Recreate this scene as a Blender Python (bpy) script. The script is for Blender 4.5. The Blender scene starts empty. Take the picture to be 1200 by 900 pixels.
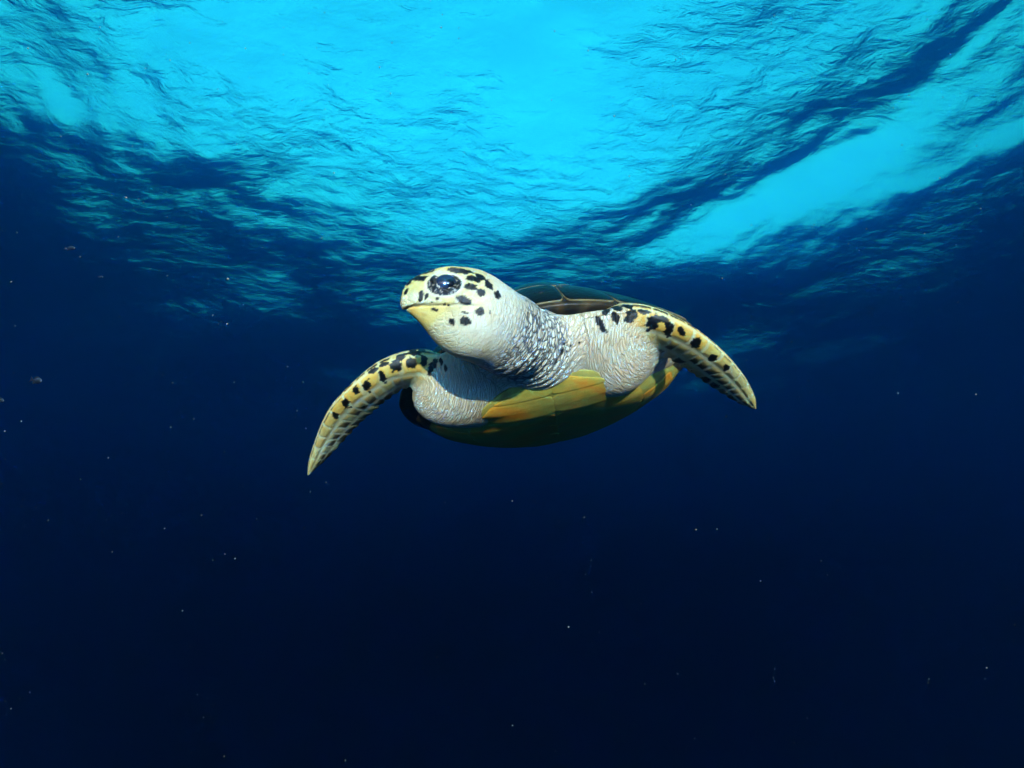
import bpy, math
import numpy as np
from mathutils import Matrix, Vector

# ------------------------------------------------------------------ camera
scene = bpy.context.scene
PITCH = math.radians(19.0)
FPX = 550.0                                    # focal length in photo pixels (1200 wide)
cam_d = bpy.data.cameras.new('camera')
cam_d.sensor_width = 36.0
cam_d.lens = 36.0 * FPX / 1200.0
cam_d.clip_start = 0.02
cam_d.clip_end = 600.0
cam = bpy.data.objects.new('camera', cam_d)
scene.collection.objects.link(cam)
cam.location = (0, 0, 0)
cam.rotation_euler = (math.pi / 2 + PITCH, 0, 0)
scene.camera = cam

# ------------------------------------------------------------------ sky and sun
SUN_EL = math.radians(0.6)
SUN_AZ = math.radians(175.0)                   # compass bearing of the sun, from +Y clockwise: behind the diver
world = bpy.data.worlds.new('World')
scene.world = world
world.use_nodes = True
wn = world.node_tree.nodes
wl = world.node_tree.links
bg = wn['Background']
sky = wn.new('ShaderNodeTexSky')
sky.sky_type = 'NISHITA'
sky.sun_disc = False
sky.sun_elevation = SUN_EL
sky.sun_rotation = SUN_AZ
sky.air_density = 1.0
sky.dust_density = 2.0
sky.ozone_density = 0.5
wl.new(sky.outputs['Color'], bg.inputs['Color'])
bg.inputs['Strength'].default_value = 0.15

sun_d = bpy.data.lights.new('sun', 'SUN')  # low sun standing in for the diver's flash
sun_d.energy = 2.0
sun_d.angle = math.radians(0.6)
sun_d.color = (1.0, 0.89, 0.66)
sun_d.cycles.use_multiple_importance_sampling = False
sun = bpy.data.objects.new('sun', sun_d)
scene.collection.objects.link(sun)
to_sun = Vector((math.sin(SUN_AZ) * math.cos(SUN_EL), math.cos(SUN_AZ) * math.cos(SUN_EL), math.sin(SUN_EL)))
sun.rotation_euler = to_sun.to_track_quat('Z', 'Y').to_euler()

vs = scene.view_settings
vs.view_transform = 'Standard'
vs.look = 'None'
vs.exposure = 4.5
vs.gamma = 1.0
vs.use_curve_mapping = False
cy = scene.cycles
cy.use_denoising = True
cy.sample_clamp_indirect = 6.0
cy.max_bounces = 12
cy.transmission_bounces = 8
cy.volume_bounces = 3
cy.transparent_max_bounces = 16

rng = np.random.default_rng(11)
SKIN_RES = 0.0018

# ------------------------------------------------------------------ helpers
def new_mat(name):
    m = bpy.data.materials.new(name)
    m.use_nodes = True
    return m, m.node_tree.nodes, m.node_tree.links

def mesh_obj(name, verts, faces, mat, parent=None, smooth=True):
    me = bpy.data.meshes.new(name)
    verts = np.asarray(verts, dtype=np.float32)
    if isinstance(faces, np.ndarray):
        n, k = faces.shape
        me.vertices.add(len(verts))
        me.vertices.foreach_set('co', verts.ravel())
        me.loops.add(n * k)
        me.loops.foreach_set('vertex_index', faces.astype(np.int32).ravel())
        me.polygons.add(n)
        me.polygons.foreach_set('loop_start', np.arange(0, n * k, k, dtype=np.int32))
        me.update(calc_edges=True)
    else:
        me.from_pydata([tuple(v) for v in verts], [], faces)
        me.update()
    if smooth:
        me.polygons.foreach_set('use_smooth', np.ones(len(me.polygons), dtype=bool))
    me.materials.append(mat)
    o = bpy.data.objects.new(name, me)
    scene.collection.objects.link(o)
    if parent is not None:
        o.parent = parent
    return o

# ------------------------------------------------------------------ the sea surface, seen from below
SURF = 9.0
def ocean(n, size, wind, wdir, spread, lmin, seed):
    """height field of a wind sea: random phases under a directional spectrum"""
    r = np.random.default_rng(seed)
    k1 = np.fft.fftfreq(n, d=size / n) * 2 * math.pi
    kx, ky = np.meshgrid(k1, k1, indexing='xy')
    k = np.hypot(kx, ky)
    k[0, 0] = 1e-6
    L = wind ** 2 / 9.81
    c = (kx * math.cos(wdir) + ky * math.sin(wdir)) / k
    P = np.exp(-1.0 / (k * L) ** 2) / k ** 4 * (np.abs(c) ** spread + 0.12) * np.exp(-(k * lmin) ** 2)
    P[0, 0] = 0
    h = np.fft.ifft2(np.sqrt(P) * (r.normal(size=(n, n)) + 1j * r.normal(size=(n, n)))).real
    gx = np.gradient(h, size / n, axis=1)
    gy = np.gradient(h, size / n, axis=0)
    s = math.sqrt(float((gx ** 2 + gy ** 2).mean()))
    return h / s                                  # unit rms slope

SEED = 7
NW, SW = 840, 105.0
hw = 0.175 * ocean(NW, SW, 6.5, math.radians(62), 2.0, 0.06, SEED)
x0w, y0w = -SW / 2, -16.0
gx_, gy_ = np.meshgrid(np.arange(NW) * SW / NW + x0w, np.arange(NW) * SW / NW + y0w, indexing='xy')
hw = hw + 0.95 * np.cos(2 * math.pi * (gy_ + 0.12 * gx_ - 1.0) / 46.0)          # a long swell rolling over
vw = np.stack([gx_, gy_, SURF + hw], -1).reshape(-1, 3)
iw = np.arange(NW * NW).reshape(NW, NW)
fw = np.stack([iw[:-1, :-1], iw[:-1, 1:], iw[1:, 1:], iw[1:, :-1]], -1).reshape(-1, 4)
m_water, n_, l_ = new_mat('sea_surface')
n_.remove(n_['Principled BSDF'])
gl = n_.new('ShaderNodeBsdfGlass')
gl.inputs['IOR'].default_value = 1.333
gl.inputs['Roughness'].default_value = 0.12
gl.inputs["Color"].default_value = (0.03, 1.0, 1, 1)
tc = n_.new('ShaderNodeTexCoord')
mp = n_.new('ShaderNodeMapping')
mp.inputs['Rotation'].default_value = (0, 0, math.radians(-28))
mp.inputs['Scale'].default_value = (1.0, 2.2, 1.0)
nz = n_.new('ShaderNodeTexNoise')
nz.inputs['Scale'].default_value = 1.6
nz.inputs['Detail'].default_value = 5.0
nz.inputs['Roughness'].default_value = 0.6
nz.inputs['Distortion'].default_value = 0.6
bp = n_.new('ShaderNodeBump')
bp.inputs['Strength'].default_value = 1.0
bp.inputs['Distance'].default_value = 0.12
l_.new(tc.outputs['Object'], mp.inputs['Vector'])
l_.new(mp.outputs['Vector'], nz.inputs['Vector'])
gust = n_.new('ShaderNodeTexNoise')                        # cat's-paws: rippled patches between smooth ones
gust.inputs['Scale'].default_value = 0.16
gust.inputs['Detail'].default_value = 3.0
gm = n_.new('ShaderNodeMapRange')
gm.inputs['From Min'].default_value = 0.40
gm.inputs['From Max'].default_value = 0.66
gm.inputs['To Min'].default_value = 0.22
gm.inputs['To Max'].default_value = 1.15
gx2 = n_.new('ShaderNodeMath')
gx2.operation = 'MULTIPLY'
l_.new(tc.outputs['Object'], gust.inputs['Vector'])
l_.new(gust.outputs['Fac'], gm.inputs['Value'])
l_.new(nz.outputs['Fac'], gx2.inputs[0])
l_.new(gm.outputs[0], gx2.inputs[1])
l_.new(gx2.outputs[0], bp.inputs['Height'])
l_.new(bp.outputs['Normal'], gl.inputs['Normal'])
l_.new(gl.outputs['BSDF'], n_['Material Output'].inputs['Surface'])
water = mesh_obj('water_surface', vw, fw, m_water)
water['kind'] = 'structure'
water['label'] = 'rippled blue sea surface seen from below'

# ------------------------------------------------------------------ the body of water
hx0, hx1, hy0, hy1, hz0, hz1 = x0w - 1, -x0w + 1, y0w - 0.4, y0w + SW + 1, -42.0, SURF + 2.6
hv = [(x, y, z) for z in (hz0, hz1) for y in (hy0, hy1) for x in (hx0, hx1)]
hf = [(0, 2, 3, 1), (4, 5, 7, 6), (0, 1, 5, 4), (2, 6, 7, 3), (0, 4, 6, 2), (1, 3, 7, 5)]
m_haze, n_, l_ = new_mat('sea_water')
n_.remove(n_['Principled BSDF'])
SCAT = np.array([0.0025, 0.021, 0.056])
ABSO = np.array([0.09, 0.061, 0.027])
vsn = n_.new('ShaderNodeVolumeScatter')
vsn.inputs['Anisotropy'].default_value = 0.95
van = n_.new('ShaderNodeVolumeAbsorption')
ds = float(SCAT.max())
vsn.inputs['Color'].default_value = (*(SCAT / ds), 1)
vsn.inputs['Density'].default_value = ds
da = float(ABSO.max()) * 1.0001
van.inputs['Color'].default_value = (*(1 - ABSO / da), 1)
van.inputs['Density'].default_value = da
ad = n_.new('ShaderNodeAddShader')
l_.new(vsn.outputs[0], ad.inputs[0])
l_.new(van.outputs[0], ad.inputs[1])
l_.new(ad.outputs[0], n_['Material Output'].inputs['Volume'])
haze = mesh_obj('haze', hv, hf, m_haze, smooth=False)
haze['kind'] = 'stuff'
haze['label'] = 'clear blue sea water darkening to black with depth'

# ------------------------------------------------------------------ unseen dark bowl added to keep horizon light out of the water
ns = 90
sx = np.linspace(x0w - 0.4, -x0w + 0.4, ns)
sy = np.linspace(y0w + 0.4, y0w + SW + 0.4, ns)
SX, SY = np.meshgrid(sx, sy, indexing='xy')
edge = np.maximum(np.abs(SX) / (SW / 2), np.clip((SY - 20) / (y0w + SW - 20), 0, 1))
rise = np.clip((edge - 0.72) / 0.28, 0, 1)
rise = rise * rise * (3 - 2 * rise)
lump = sum(np.sin(SX * a + p) * np.cos(SY * b + q) for a, b, p, q in ((.23, .31, 1, 2), (.51, .43, 0, 1), (.9, 1.1, 3, 0), (1.7, 1.3, 2, 5)))
SZ = -40 + lump * 0.5 + rise * (40 + SURF + 2.2)
iv = np.arange(ns * ns).reshape(ns, ns)
sf = np.stack([iv[:-1, :-1], iv[:-1, 1:], iv[1:, 1:], iv[1:, :-1]], -1).reshape(-1, 4)
m_blocker, n_, l_ = new_mat('blocker_rock')
bs = n_['Principled BSDF']
bs.inputs['Roughness'].default_value = 0.9
nz = n_.new('ShaderNodeTexNoise')
nz.inputs['Scale'].default_value = 0.8
nz.inputs['Detail'].default_value = 6
cr = n_.new('ShaderNodeValToRGB')
cr.color_ramp.elements[0].color = (0.03, 0.035, 0.035, 1)
cr.color_ramp.elements[1].color = (0.12, 0.12, 0.10, 1)
l_.new(nz.outputs['Fac'], cr.inputs['Fac'])
l_.new(cr.outputs['Color'], bs.inputs['Base Color'])
blocker = mesh_obj('horizon_blocker', np.stack([SX, SY, SZ], -1).reshape(-1, 3), sf, m_blocker)
blocker['kind'] = 'structure'
blocker['label'] = 'unseen dark bowl added round the deep water to block horizon light'

# ================================================================== the turtle
# worked out in metres in a frame of (right, up, ahead) that has the diver's eye as origin
SP, CP = math.sin(PITCH), math.cos(PITCH)
A2W = np.array([[1, 0, 0], [0, -SP, CP], [0, CP, SP]])      # columns: right, up, ahead
def nrm(v):
    v = np.asarray(v, float)
    return v / np.linalg.norm(v)
def at(px, py, z):
    return np.array([(px - 600) / FPX * z, (450 - py) / FPX * z, z])
def pix(p):
    return np.stack([600 + FPX * p[:, 0] / p[:, 2], 450 - FPX * p[:, 1] / p[:, 2]], -1)

BODY = at(643, 456, 1.10)
AF = nrm((-0.13, 0.30, -0.94))
AL = np.array([math.cos(math.radians(12)), math.sin(math.radians(12)), 0.0])
AL = nrm(AL - AF * AL.dot(AF))
AU = np.cross(AL, AF)
def body(a, b, c):
    return BODY + np.multiply.outer(a, AF) + np.multiply.outer(b, AL) + np.multiply.outer(c, AU)

ROOT_W = A2W @ BODY
turtle = bpy.data.objects.new('sea_turtle', None)
scene.collection.objects.link(turtle)
turtle.location = ROOT_W
turtle['label'] = 'hawksbill sea turtle with black-spotted yellow head and flippers, gliding below the surface'
turtle['category'] = 'sea turtle'

def to_local(p):
    return np.asarray(p) @ A2W.T - ROOT_W

def signed_vol(v, f):
    a, b, c = v[f[:, 0]], v[f[:, 1]], v[f[:, 2]]
    return float(np.einsum('ij,ij->i', a - v.mean(0), np.cross(b - v.mean(0), c - v.mean(0))).sum())

# ---- numpy noise
def hash3(i, j, k, s=0):
    n = (i.astype(np.int64) * 73856093) ^ (j.astype(np.int64) * 19349663) ^ (k.astype(np.int64) * 83492791) ^ (s * 2654435761)
    n = (n ^ (n >> 13)) * 1274126177
    n = (n ^ (n >> 16)) & 0xFFFFFF
    return n / float(0xFFFFFF)
def vnoise(p, s=0):
    i = np.floor(p).astype(np.int64)
    f = p - i
    f = f * f * (3 - 2 * f)
    r = 0
    for dx in (0, 1):
        for dy in (0, 1):
            for dz in (0, 1):
                w = (f[:, 0] if dx else 1 - f[:, 0]) * (f[:, 1] if dy else 1 - f[:, 1]) * (f[:, 2] if dz else 1 - f[:, 2])
                r = r + w * hash3(i[:, 0] + dx, i[:, 1] + dy, i[:, 2] + dz, s)
    return r
def fbm(p, s=0, o=3):
    return sum(vnoise(p * 2 ** k + 17.3 * k, s + k) / 2 ** k for k in range(o)) / sum(1 / 2 ** k for k in range(o))
def sstep(e0, e1, x):
    t = np.clip((x - e0) / (e1 - e0), 0, 1)
    return t * t * (3 - 2 * t)

# ---- implicit shapes
def smin(a, b, k):
    h = np.clip(0.5 + 0.5 * (b - a) / k, 0, 1)
    return b * (1 - h) + a * h - k * h * (1 - h)
def ellipsoid(p, c, ax, r):
    q = np.stack([(p - c) @ a for a in ax], -1)
    k0 = np.sqrt(((q / r) ** 2).sum(-1)) + 1e-9
    k1 = np.sqrt(((q / np.square(r)) ** 2).sum(-1)) + 1e-9
    return k0 * (k0 - 1) / k1
def roundcone(p, a, b, ra, rb):
    ab = b - a
    t = np.clip(((p - a) @ ab) / ab.dot(ab), 0, 1)
    return np.linalg.norm(p - a - t[:, None] * ab, axis=1) - (ra + (rb - ra) * t)

# head: lofted from the profile
HN = at(470, 353, 0.60)
HA = nrm((0.93, -0.02, 0.36))                              # nose to nape
HUP = np.array([0.0, 0.99, 0.13])
HUP = nrm(HUP - HA * HUP.dot(HA))
HS = nrm(np.cross(HUP, HA))
if HS[2] > 0:
    HS = -HS                                               # the side of the face turned to the diver
def u_of(px):
    s = (px - 600) / FPX
    return (s * HN[2] - HN[0]) / (HA[0] - s * HA[2])
prof = np.array([  # photo x, crown y, throat y
    (470, 347, 359), (472, 339.5, 364), (475, 333.5, 368), (480, 328, 371.5), (490, 322, 379), (500, 318, 386), (510, 315.5, 394),
    (520, 314.5, 400), (530, 314.8, 405), (545, 317, 409), (557, 321, 410), (573, 329, 409), (592, 340, 407), (615, 352, 405)])
pu = np.array([u_of(x) for x in prof[:, 0]])
pz = HN[2] + HA[2] * pu
axis_y = 450 - FPX * (HN[1] + HA[1] * pu) / pz
ptop = (axis_y - prof[:, 1]) / FPX * pz
pbot = (axis_y - prof[:, 2]) / FPX * pz
wu = np.array([-0.002, 0.004, 0.012, 0.025, 0.045, 0.07, 0.10, 0.13, 0.17])
ww = np.array([0.007, 0.0115, 0.0165, 0.0235, 0.032, 0.039, 0.042, 0.041, 0.038])
mouth_x = np.array([471, 475, 482, 490, 500, 512, 526, 540, 550])
mouth_y = np.array([369, 366.5, 362.3, 361.0, 361.8, 364, 366.3, 368, 370])
mu = np.array([u_of(x - 7) for x in mouth_x])
mz = HN[2] + HA[2] * mu
mv = ((450 - FPX * (HN[1] + HA[1] * mu) / mz) - mouth_y) / FPX * mz
def head_local(p):
    q = p - HN
    return q @ HA, q @ HUP, q @ HS
U_BACK, U_END = u_of(556), u_of(612)
EYE_U, EYE_V = 0.0595, 0.0245
EYE_PIX = (525.5, 332.5)
def head(p, detail=True):
    u, v, w = head_local(p)
    uc = np.clip(u, pu[0], pu[-1])
    t, b = np.interp(uc, pu, ptop), np.interp(uc, pu, pbot)
    hw_ = np.interp(uc, wu, ww)
    mid = (t + b) / 2 + 0.1 * (t - b)
    round_ = np.sqrt(np.clip(1 - (np.clip(u - U_BACK, 0, 1) / (U_END - U_BACK)) ** 2, 0.02, 1))
    hh = np.where(v > mid, t - mid, mid - b) * round_
    hw_ = hw_ * round_
    # jaws narrower than the brow
    low = np.clip((mid - v) / np.maximum(mid - b, 1e-4), 0, 1.5)
    hw_ = hw_ * (1 - 0.16 * low * np.clip(1 - u / 0.12, 0, 1))
    e = 2.25
    k = (np.abs((v - mid) / hh) ** e + np.abs(w / hw_) ** e) ** (1 / e)
    over = np.maximum(0, np.maximum(pu[0] - u, u - pu[-1]))
    d = (k - 1) * np.minimum(hh, hw_) * 0.9
    d = np.where(over > 0, np.sqrt(np.maximum(d, 0) ** 2 + over ** 2) + np.minimum(d, 0) * 0, d)
    if detail:
        m = np.interp(u, mu, mv)
        dm = v - m
        fade = sstep(0.105, 0.075, u)
        d = d + fade * (0.0026 * np.exp(-(dm / 0.0013) ** 2) + 0.0022 * sstep(0.0015, -0.0015, dm) * sstep(-0.05, -0.004, dm))
        # rim of the beak, brow ridge, orbit
        de = np.sqrt(((u - EYE_U) / 1.28) ** 2 + (v - EYE_V) ** 2)
        near = sstep(0.0, 0.02, np.abs(w))
        d = d - near * 0.0026 * np.exp(-((de - 0.0185) / 0.0036) ** 2) + near * 0.0035 * np.exp(-(de / 0.012) ** 4)
        # nostrils
        for s in (1, -1):
            dn = np.sqrt((u - 0.0085) ** 2 + (v - 0.0215) ** 2 + (w - s * 0.006) ** 2)
            d = d + 0.0035 * np.exp(-(dn / 0.0032) ** 2)
    return d

# front flippers: a blade swept along a bent axis
def flip_nodes(rows, chord):
    c = np.array([at(r[0], r[1], r[2]) for r in rows])
    # a smooth curve through the nodes
    n = len(c)
    tt = np.linspace(0, n - 1, 33)
    def cr(vals):
        vals = np.asarray(vals, float)
        if vals.ndim == 1:
            vals = vals[:, None]
        ext = np.vstack([2 * vals[0] - vals[1], vals, 2 * vals[-1] - vals[-2]])
        i = np.minimum(tt.astype(int), n - 2)
        f = (tt - i)[:, None]
        p0, p1, p2, p3 = ext[i], ext[i + 1], ext[i + 2], ext[i + 3]
        return 0.5 * (2 * p1 + (p2 - p0) * f + (2 * p0 - 5 * p1 + 4 * p2 - p3) * f ** 2 + (3 * p1 - p0 - 3 * p2 + p3) * f ** 3)
    pts = cr(c)
    hc = np.maximum(cr([r[3] for r in rows])[:, 0], 0.002)
    ht = np.maximum(cr([r[4] for r in rows])[:, 0], 0.0015)
    arc = np.concatenate([[0], np.cumsum(np.linalg.norm(np.diff(pts, axis=0), axis=1))])
    return dict(p=pts, hc=hc, ht=ht, arc=arc, chord=nrm(chord))
FR = flip_nodes([(706, 404, .845, .044, .036), (720, 385, .815, .044, .029), (744, 381, .795, .045, .0215), (772, 390, .79, .047, .0165), (802, 406, .80, .045, .0122),
                 (831, 428, .82, .040, .009), (857, 452, .85, .031, .006), (874, 469, .87, .018, .006), (884, 478, .885, .003, .003)], (-0.26, -0.40, 0.88))
FL = flip_nodes([(518, 454, .87, .044, .036), (502, 438, .84, .044, .029), (484, 433, .815, .045, .0215), (458, 442, .81, .047, .0165), (428, 465, .81, .045, .0122),
                 (406, 488, .83, .040, .009), (388, 514, .855, .030, .006), (372, 539, .88, .017, .006), (362, 555, .895, .003, .003)], (0.30, -0.36, 0.88))
def blade(p, F, full=False):
    P, n = F['p'], len(F['p'])
    best = np.full(len(p), 1e9)
    out = np.zeros((len(p), 6))
    for i in range(n - 1):
        a, ab = P[i], P[i + 1] - P[i]
        L2 = ab.dot(ab)
        t = np.clip(((p - a) @ ab) / L2, 0, 1)
        q = p - a - t[:, None] * ab
        d2 = (q * q).sum(1)
        m = d2 < best
        if not m.any():
            continue
        best[m] = d2[m]
        T = ab / math.sqrt(L2)
        ch = nrm(F['chord'] - T * F['chord'].dot(T))
        N = np.cross(T, ch)
        if N[1] < 0:
            N = -N                                        # the back of the flipper faces up
        tm = t[m]
        hc = F['hc'][i] + (F['hc'][i + 1] - F['hc'][i]) * tm
        ht = F['ht'][i] + (F['ht'][i + 1] - F['ht'][i]) * tm
        e1, e2, e3 = q[m] @ ch, q[m] @ N, q[m] @ T
        arc_ = F['arc'][i] + tm * math.sqrt(L2)
        e1 = np.where(e1 > 0, e1 / (1 + 0.05 * np.sin(arc_ / 0.021 * 2 * math.pi) * sstep(.05, .1, arc_)), e1)
        x1 = np.clip(e1 / hc, -1.2, 1.2)
        hte = ht * (1 - 0.42 * x1)
        k0 = np.sqrt((e1 / hc) ** 2 + (e2 / hte) ** 2 + (e3 / hc) ** 2) + 1e-9
        k1 = np.sqrt((e1 / hc ** 2) ** 2 + (e2 / hte ** 2) ** 2 + (e3 / hc ** 2) ** 2) + 1e-9
        out[m, 0] = k0 * (k0 - 1) / k1
        out[m, 1] = F['arc'][i] + tm * math.sqrt(L2)
        out[m, 2] = e1 / hc
        out[m, 3] = e2 / hte
        out[m, 4] = hc
    return out if full else out[:, 0]

NK = [at(556, 373, .640), at(592, 391, .690), at(630, 409, .79), at(640, 430, .92)]
NKR = [0.049, 0.053, 0.054, 0.05]
CH_C = body(0.200, -0.005, -0.010)
PR_C, PL_C = at(718, 420, .850), at(524, 464, .862)
def neck(p):
    d = roundcone(p, NK[0], NK[1], NKR[0], NKR[1])
    d = smin(d, roundcone(p, NK[1], NK[2], NKR[1], NKR[2]), 0.03)
    d = smin(d, roundcone(p, NK[2], NK[3], NKR[2], NKR[3]), 0.04)
    # skin folds round the base of the neck
    ax = nrm(NK[2] - NK[0])
    s = (p - NK[0]) @ ax
    g = p / 0.03
    fold = np.sin(s / 0.0165 * 2 * math.pi + 5 * vnoise(g) + 2 * vnoise(g * 2.3))
    return d - 0.0016 * fold * sstep(0.03, 0.09, s)
def chest(p):
    q = p - CH_C
    a_, b_, c_ = q @ AF, q @ AL, q @ AU
    a_ = a_ + 0.9 * b_ ** 2                                 # the breast curves back to the shoulders
    c_ = np.where(c_ > 0, c_ * 3.0, c_)
    bb = np.maximum(np.abs(b_) - 0.12, 0)
    k0 = np.sqrt((a_ / .178) ** 2 + (bb / .10) ** 2 + (c_ / .086) ** 2) + 1e-9
    k1 = np.sqrt((a_ / .178 ** 2) ** 2 + (bb / .10 ** 2) ** 2 + (c_ / .086 ** 2) ** 2) + 1e-9
    d = k0 * (k0 - 1) / k1
    d = smin(d, ellipsoid(p, PR_C, (AF, AL, AU), np.array([0.058, 0.050, 0.052])), 0.06)
    d = smin(d, ellipsoid(p, PL_C, (AF, AL, AU), np.array([0.058, 0.060, 0.046])), 0.07)
    for s_ in (-1, 1):                                      # shoulder muscle filling the gap under the rim
        d = smin(d, ellipsoid(p, body(0.145, s_ * 0.195, -0.018), (AF, AL, AU), np.array([0.105, 0.08, 0.046])), 0.03)
    return smin(d, ellipsoid(p, body(0.0, 0, -0.005), (AF, AL, AU), np.array([0.30, 0.25, 0.07])), 0.03)
def rear(p):
    d = roundcone(p, body(-0.26, 0, -0.02), body(-0.43, 0.0, -0.035), 0.045, 0.008)
    for s in (1, -1):
        a, b, c = body(-0.24, s * 0.15, -0.01), body(-0.35, s * 0.20, 0.0), body(-0.48, s * 0.215, 0.01)
        for g0, g1, r0, r1 in ((a, b, .045, .042), (b, c, .042, .014)):
            # flattened paddle: squash the dorsal axis
            def sq(v):
                return v + np.multiply.outer((v - b) @ AU, AU) * 1.9
            d = smin(d, roundcone(sq(p), sq(g0), sq(g1), r0, r1) * 0.5, 0.012)
    return d
def near_only(f, lo_, hi_):
    """evaluate f only near its box; farther off the distance to the box will do"""
    lo_, hi_ = np.asarray(lo_) - 0.05, np.asarray(hi_) + 0.05
    def g_(p):
        out_d = np.maximum(0, np.maximum(lo_ - p, p - hi_))
        r = np.sqrt((out_d ** 2).sum(1)) + 0.03
        m = (out_d.max(1) <= 0)
        if m.any():
            r[m] = f(p[m])
        return r
    return g_
def box_of(F):
    r = F['hc'][:, None]
    return (F['p'] - r).min(0), (F['p'] + r).max(0)
f_head = near_only(head, HN - 0.03 - np.array([0, .10, .09]), HN + np.array([.23, .07, .17]))
f_neck = near_only(neck, np.min([k - r for k, r in zip(NK, NKR)], 0), np.max([k + r for k, r in zip(NK, NKR)], 0))
f_fr = near_only(lambda p: blade(p, FR), *box_of(FR))
f_fl = near_only(lambda p: blade(p, FL), *box_of(FL))
f_rear = near_only(rear, BODY + np.array([-.35, -.32, .12]), BODY + np.array([.40, .05, .54]))
def skin(p):
    d = smin(f_head(p), f_neck(p), 0.035)
    d = smin(d, chest(p), 0.028)
    d = smin(d, f_fr(p), 0.022)
    d = smin(d, f_fl(p), 0.022)
    return smin(d, f_rear(p), 0.02)

# ---- sparse surface nets
def mesh_sdf(f, lo, hi, levels):
    h = levels[0]
    n = np.ceil((hi - lo) / h).astype(int)
    cells = np.stack(np.meshgrid(*[np.arange(k) for k in n], indexing='ij'), -1).reshape(-1, 3)
    cells = cells[np.abs(f(lo + (cells + 0.5) * h)) < h * 1.5]
    for h2 in levels[1:]:
        r = int(round(h / h2))
        o = np.stack(np.meshgrid(*[np.arange(r)] * 3, indexing='ij'), -1).reshape(-1, 3)
        cells = (cells[:, None, :] * r + o[None]).reshape(-1, 3)
        h = h2
        if h2 != levels[-1]:
            cells = cells[np.abs(f(lo + (cells + 0.5) * h)) < h * 1.25]
    M = 4096
    key = lambda c: (c[..., 0].astype(np.int64) * M + c[..., 1]) * M + c[..., 2]
    co = np.array([(i, j, k) for i in (0, 1) for j in (0, 1) for k in (0, 1)])
    ck = key(cells[:, None, :] + co[None])
    uk, inv = np.unique(ck, return_inverse=True)
    inv = inv.reshape(ck.shape)
    cc = np.stack([uk // (M * M), (uk // M) % M, uk % M], -1)
    val = np.empty(len(cc))
    for s in range(0, len(cc), 400000):
        val[s:s + 400000] = f(lo + cc[s:s + 400000] * h)
    cv = val[inv]
    act = (cv < 0).any(1) & (cv >= 0).any(1)
    cells, cv = cells[act], cv[act]
    acc, cnt = np.zeros((len(cells), 3)), np.zeros(len(cells))
    for i in range(8):
        for j in range(i + 1, 8):
            if np.abs(co[i] - co[j]).sum() == 1:
                m = (cv[:, i] < 0) != (cv[:, j] < 0)
                t = cv[m, i] / (cv[m, i] - cv[m, j])
                acc[m] += co[i] + t[:, None] * (co[j] - co[i])
                cnt[m] += 1
    v = lo + (cells + acc / cnt[:, None]) * h
    k = key(cells)
    order = np.argsort(k)
    ks = k[order]
    def find(c):
        q = key(c)
        i = np.clip(np.searchsorted(ks, q), 0, len(ks) - 1)
        return np.where(ks[i] == q, order[i], -1)
    faces = []
    for ax in range(3):
        e = np.zeros(3, int)
        e[ax] = 1
        j = int(np.nonzero((co == e).all(1))[0][0])
        m = (cv[:, 0] < 0) != (cv[:, j] < 0)
        c = cells[m]
        b1, b2 = np.zeros(3, int), np.zeros(3, int)
        b1[(ax + 1) % 3] = 1
        b2[(ax + 2) % 3] = 1
        q = np.stack([find(c), find(c - b1), find(c - b1 - b2), find(c - b2)], -1)
        flip = cv[m, 0] < 0
        q[flip] = q[flip][:, ::-1]
        faces.append(q[(q >= 0).all(1)])
    return v, np.vstack(faces)

lo, hi = np.array([-0.45, -0.30, 0.55]), np.array([0.52, 0.24, 1.66])
sv, sfc = mesh_sdf(skin, lo, hi, [0.0162, 0.0054, SKIN_RES])
def grad(f, p, e=8e-4):
    return np.stack([f(p + e * a) - f(p - e * a) for a in np.eye(3)], -1) / (2 * e)
g = grad(skin, sv)
gn = np.linalg.norm(g, axis=1, keepdims=True) + 1e-9
sv = sv - np.clip(skin(sv)[:, None] / gn, -0.0015, 0.0015) * g / gn
SN = g / gn

# ---- pigment and scales of the skin
black = np.array([0.0014, 0.0014, 0.0018])
col = np.zeros((len(sv), 3))
dh, dn, dc, dr = head(sv, False), neck(sv), chest(sv), rear(sv)
br, bl = blade(sv, FR, True), blade(sv, FL, True)
W = np.stack([np.exp(-np.clip(d, -0.01, 0.2) / 0.006) for d in (dh, dn, dc, br[:, 0], bl[:, 0], dr)], -1)
W[:, 1] *= 0.9
W /= W.sum(1, keepdims=True)
n1, n2, n3 = fbm(sv / 0.03, 1), fbm(sv / 0.008, 5), fbm(sv / 0.0035, 9)
mix = lambda a, b, t: a + (b - a) * t[:, None]
# head: yellow scales, white cheeks, pale jaw
hu, hv_, hwid = head_local(sv)
c_head = mix(np.array([.40, .36, .14]), np.array([.42, .33, .09]), sstep(.35, .65, n1))
c_head = mix(c_head, np.array([.43, .43, .37]), np.maximum(sstep(.085, .125, hu) * 0.75, sstep(-0.012, -0.035, hv_) * 0.45))
mline = np.interp(hu, mu, mv)
jaw = sstep(0.0005, -0.001, hv_ - mline) * sstep(0.058, 0.050, hu + 0.75 * (mline - hv_)) * sstep(-0.043, -0.036, hv_)
c_head = mix(c_head, mix(np.array([.46, .37, .12]), np.array([.48, .33, .09]), sstep(.4, .7, n1)), jaw)
ubeak = sstep(-0.001, 0.001, hv_ - mline) * sstep(0.020, 0.012, hv_ - mline) * sstep(0.06, 0.02, hu)
c_head = mix(c_head, np.array([.42, .43, .31]), ubeak * .7)
c_head = mix(c_head, np.array([.05, .05, .04]), sstep(.0016, .0006, np.abs(hv_ - mline)) * sstep(.092, .07, hu) * (.25 + .6 * sstep(.03, .008, hu)))
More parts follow.
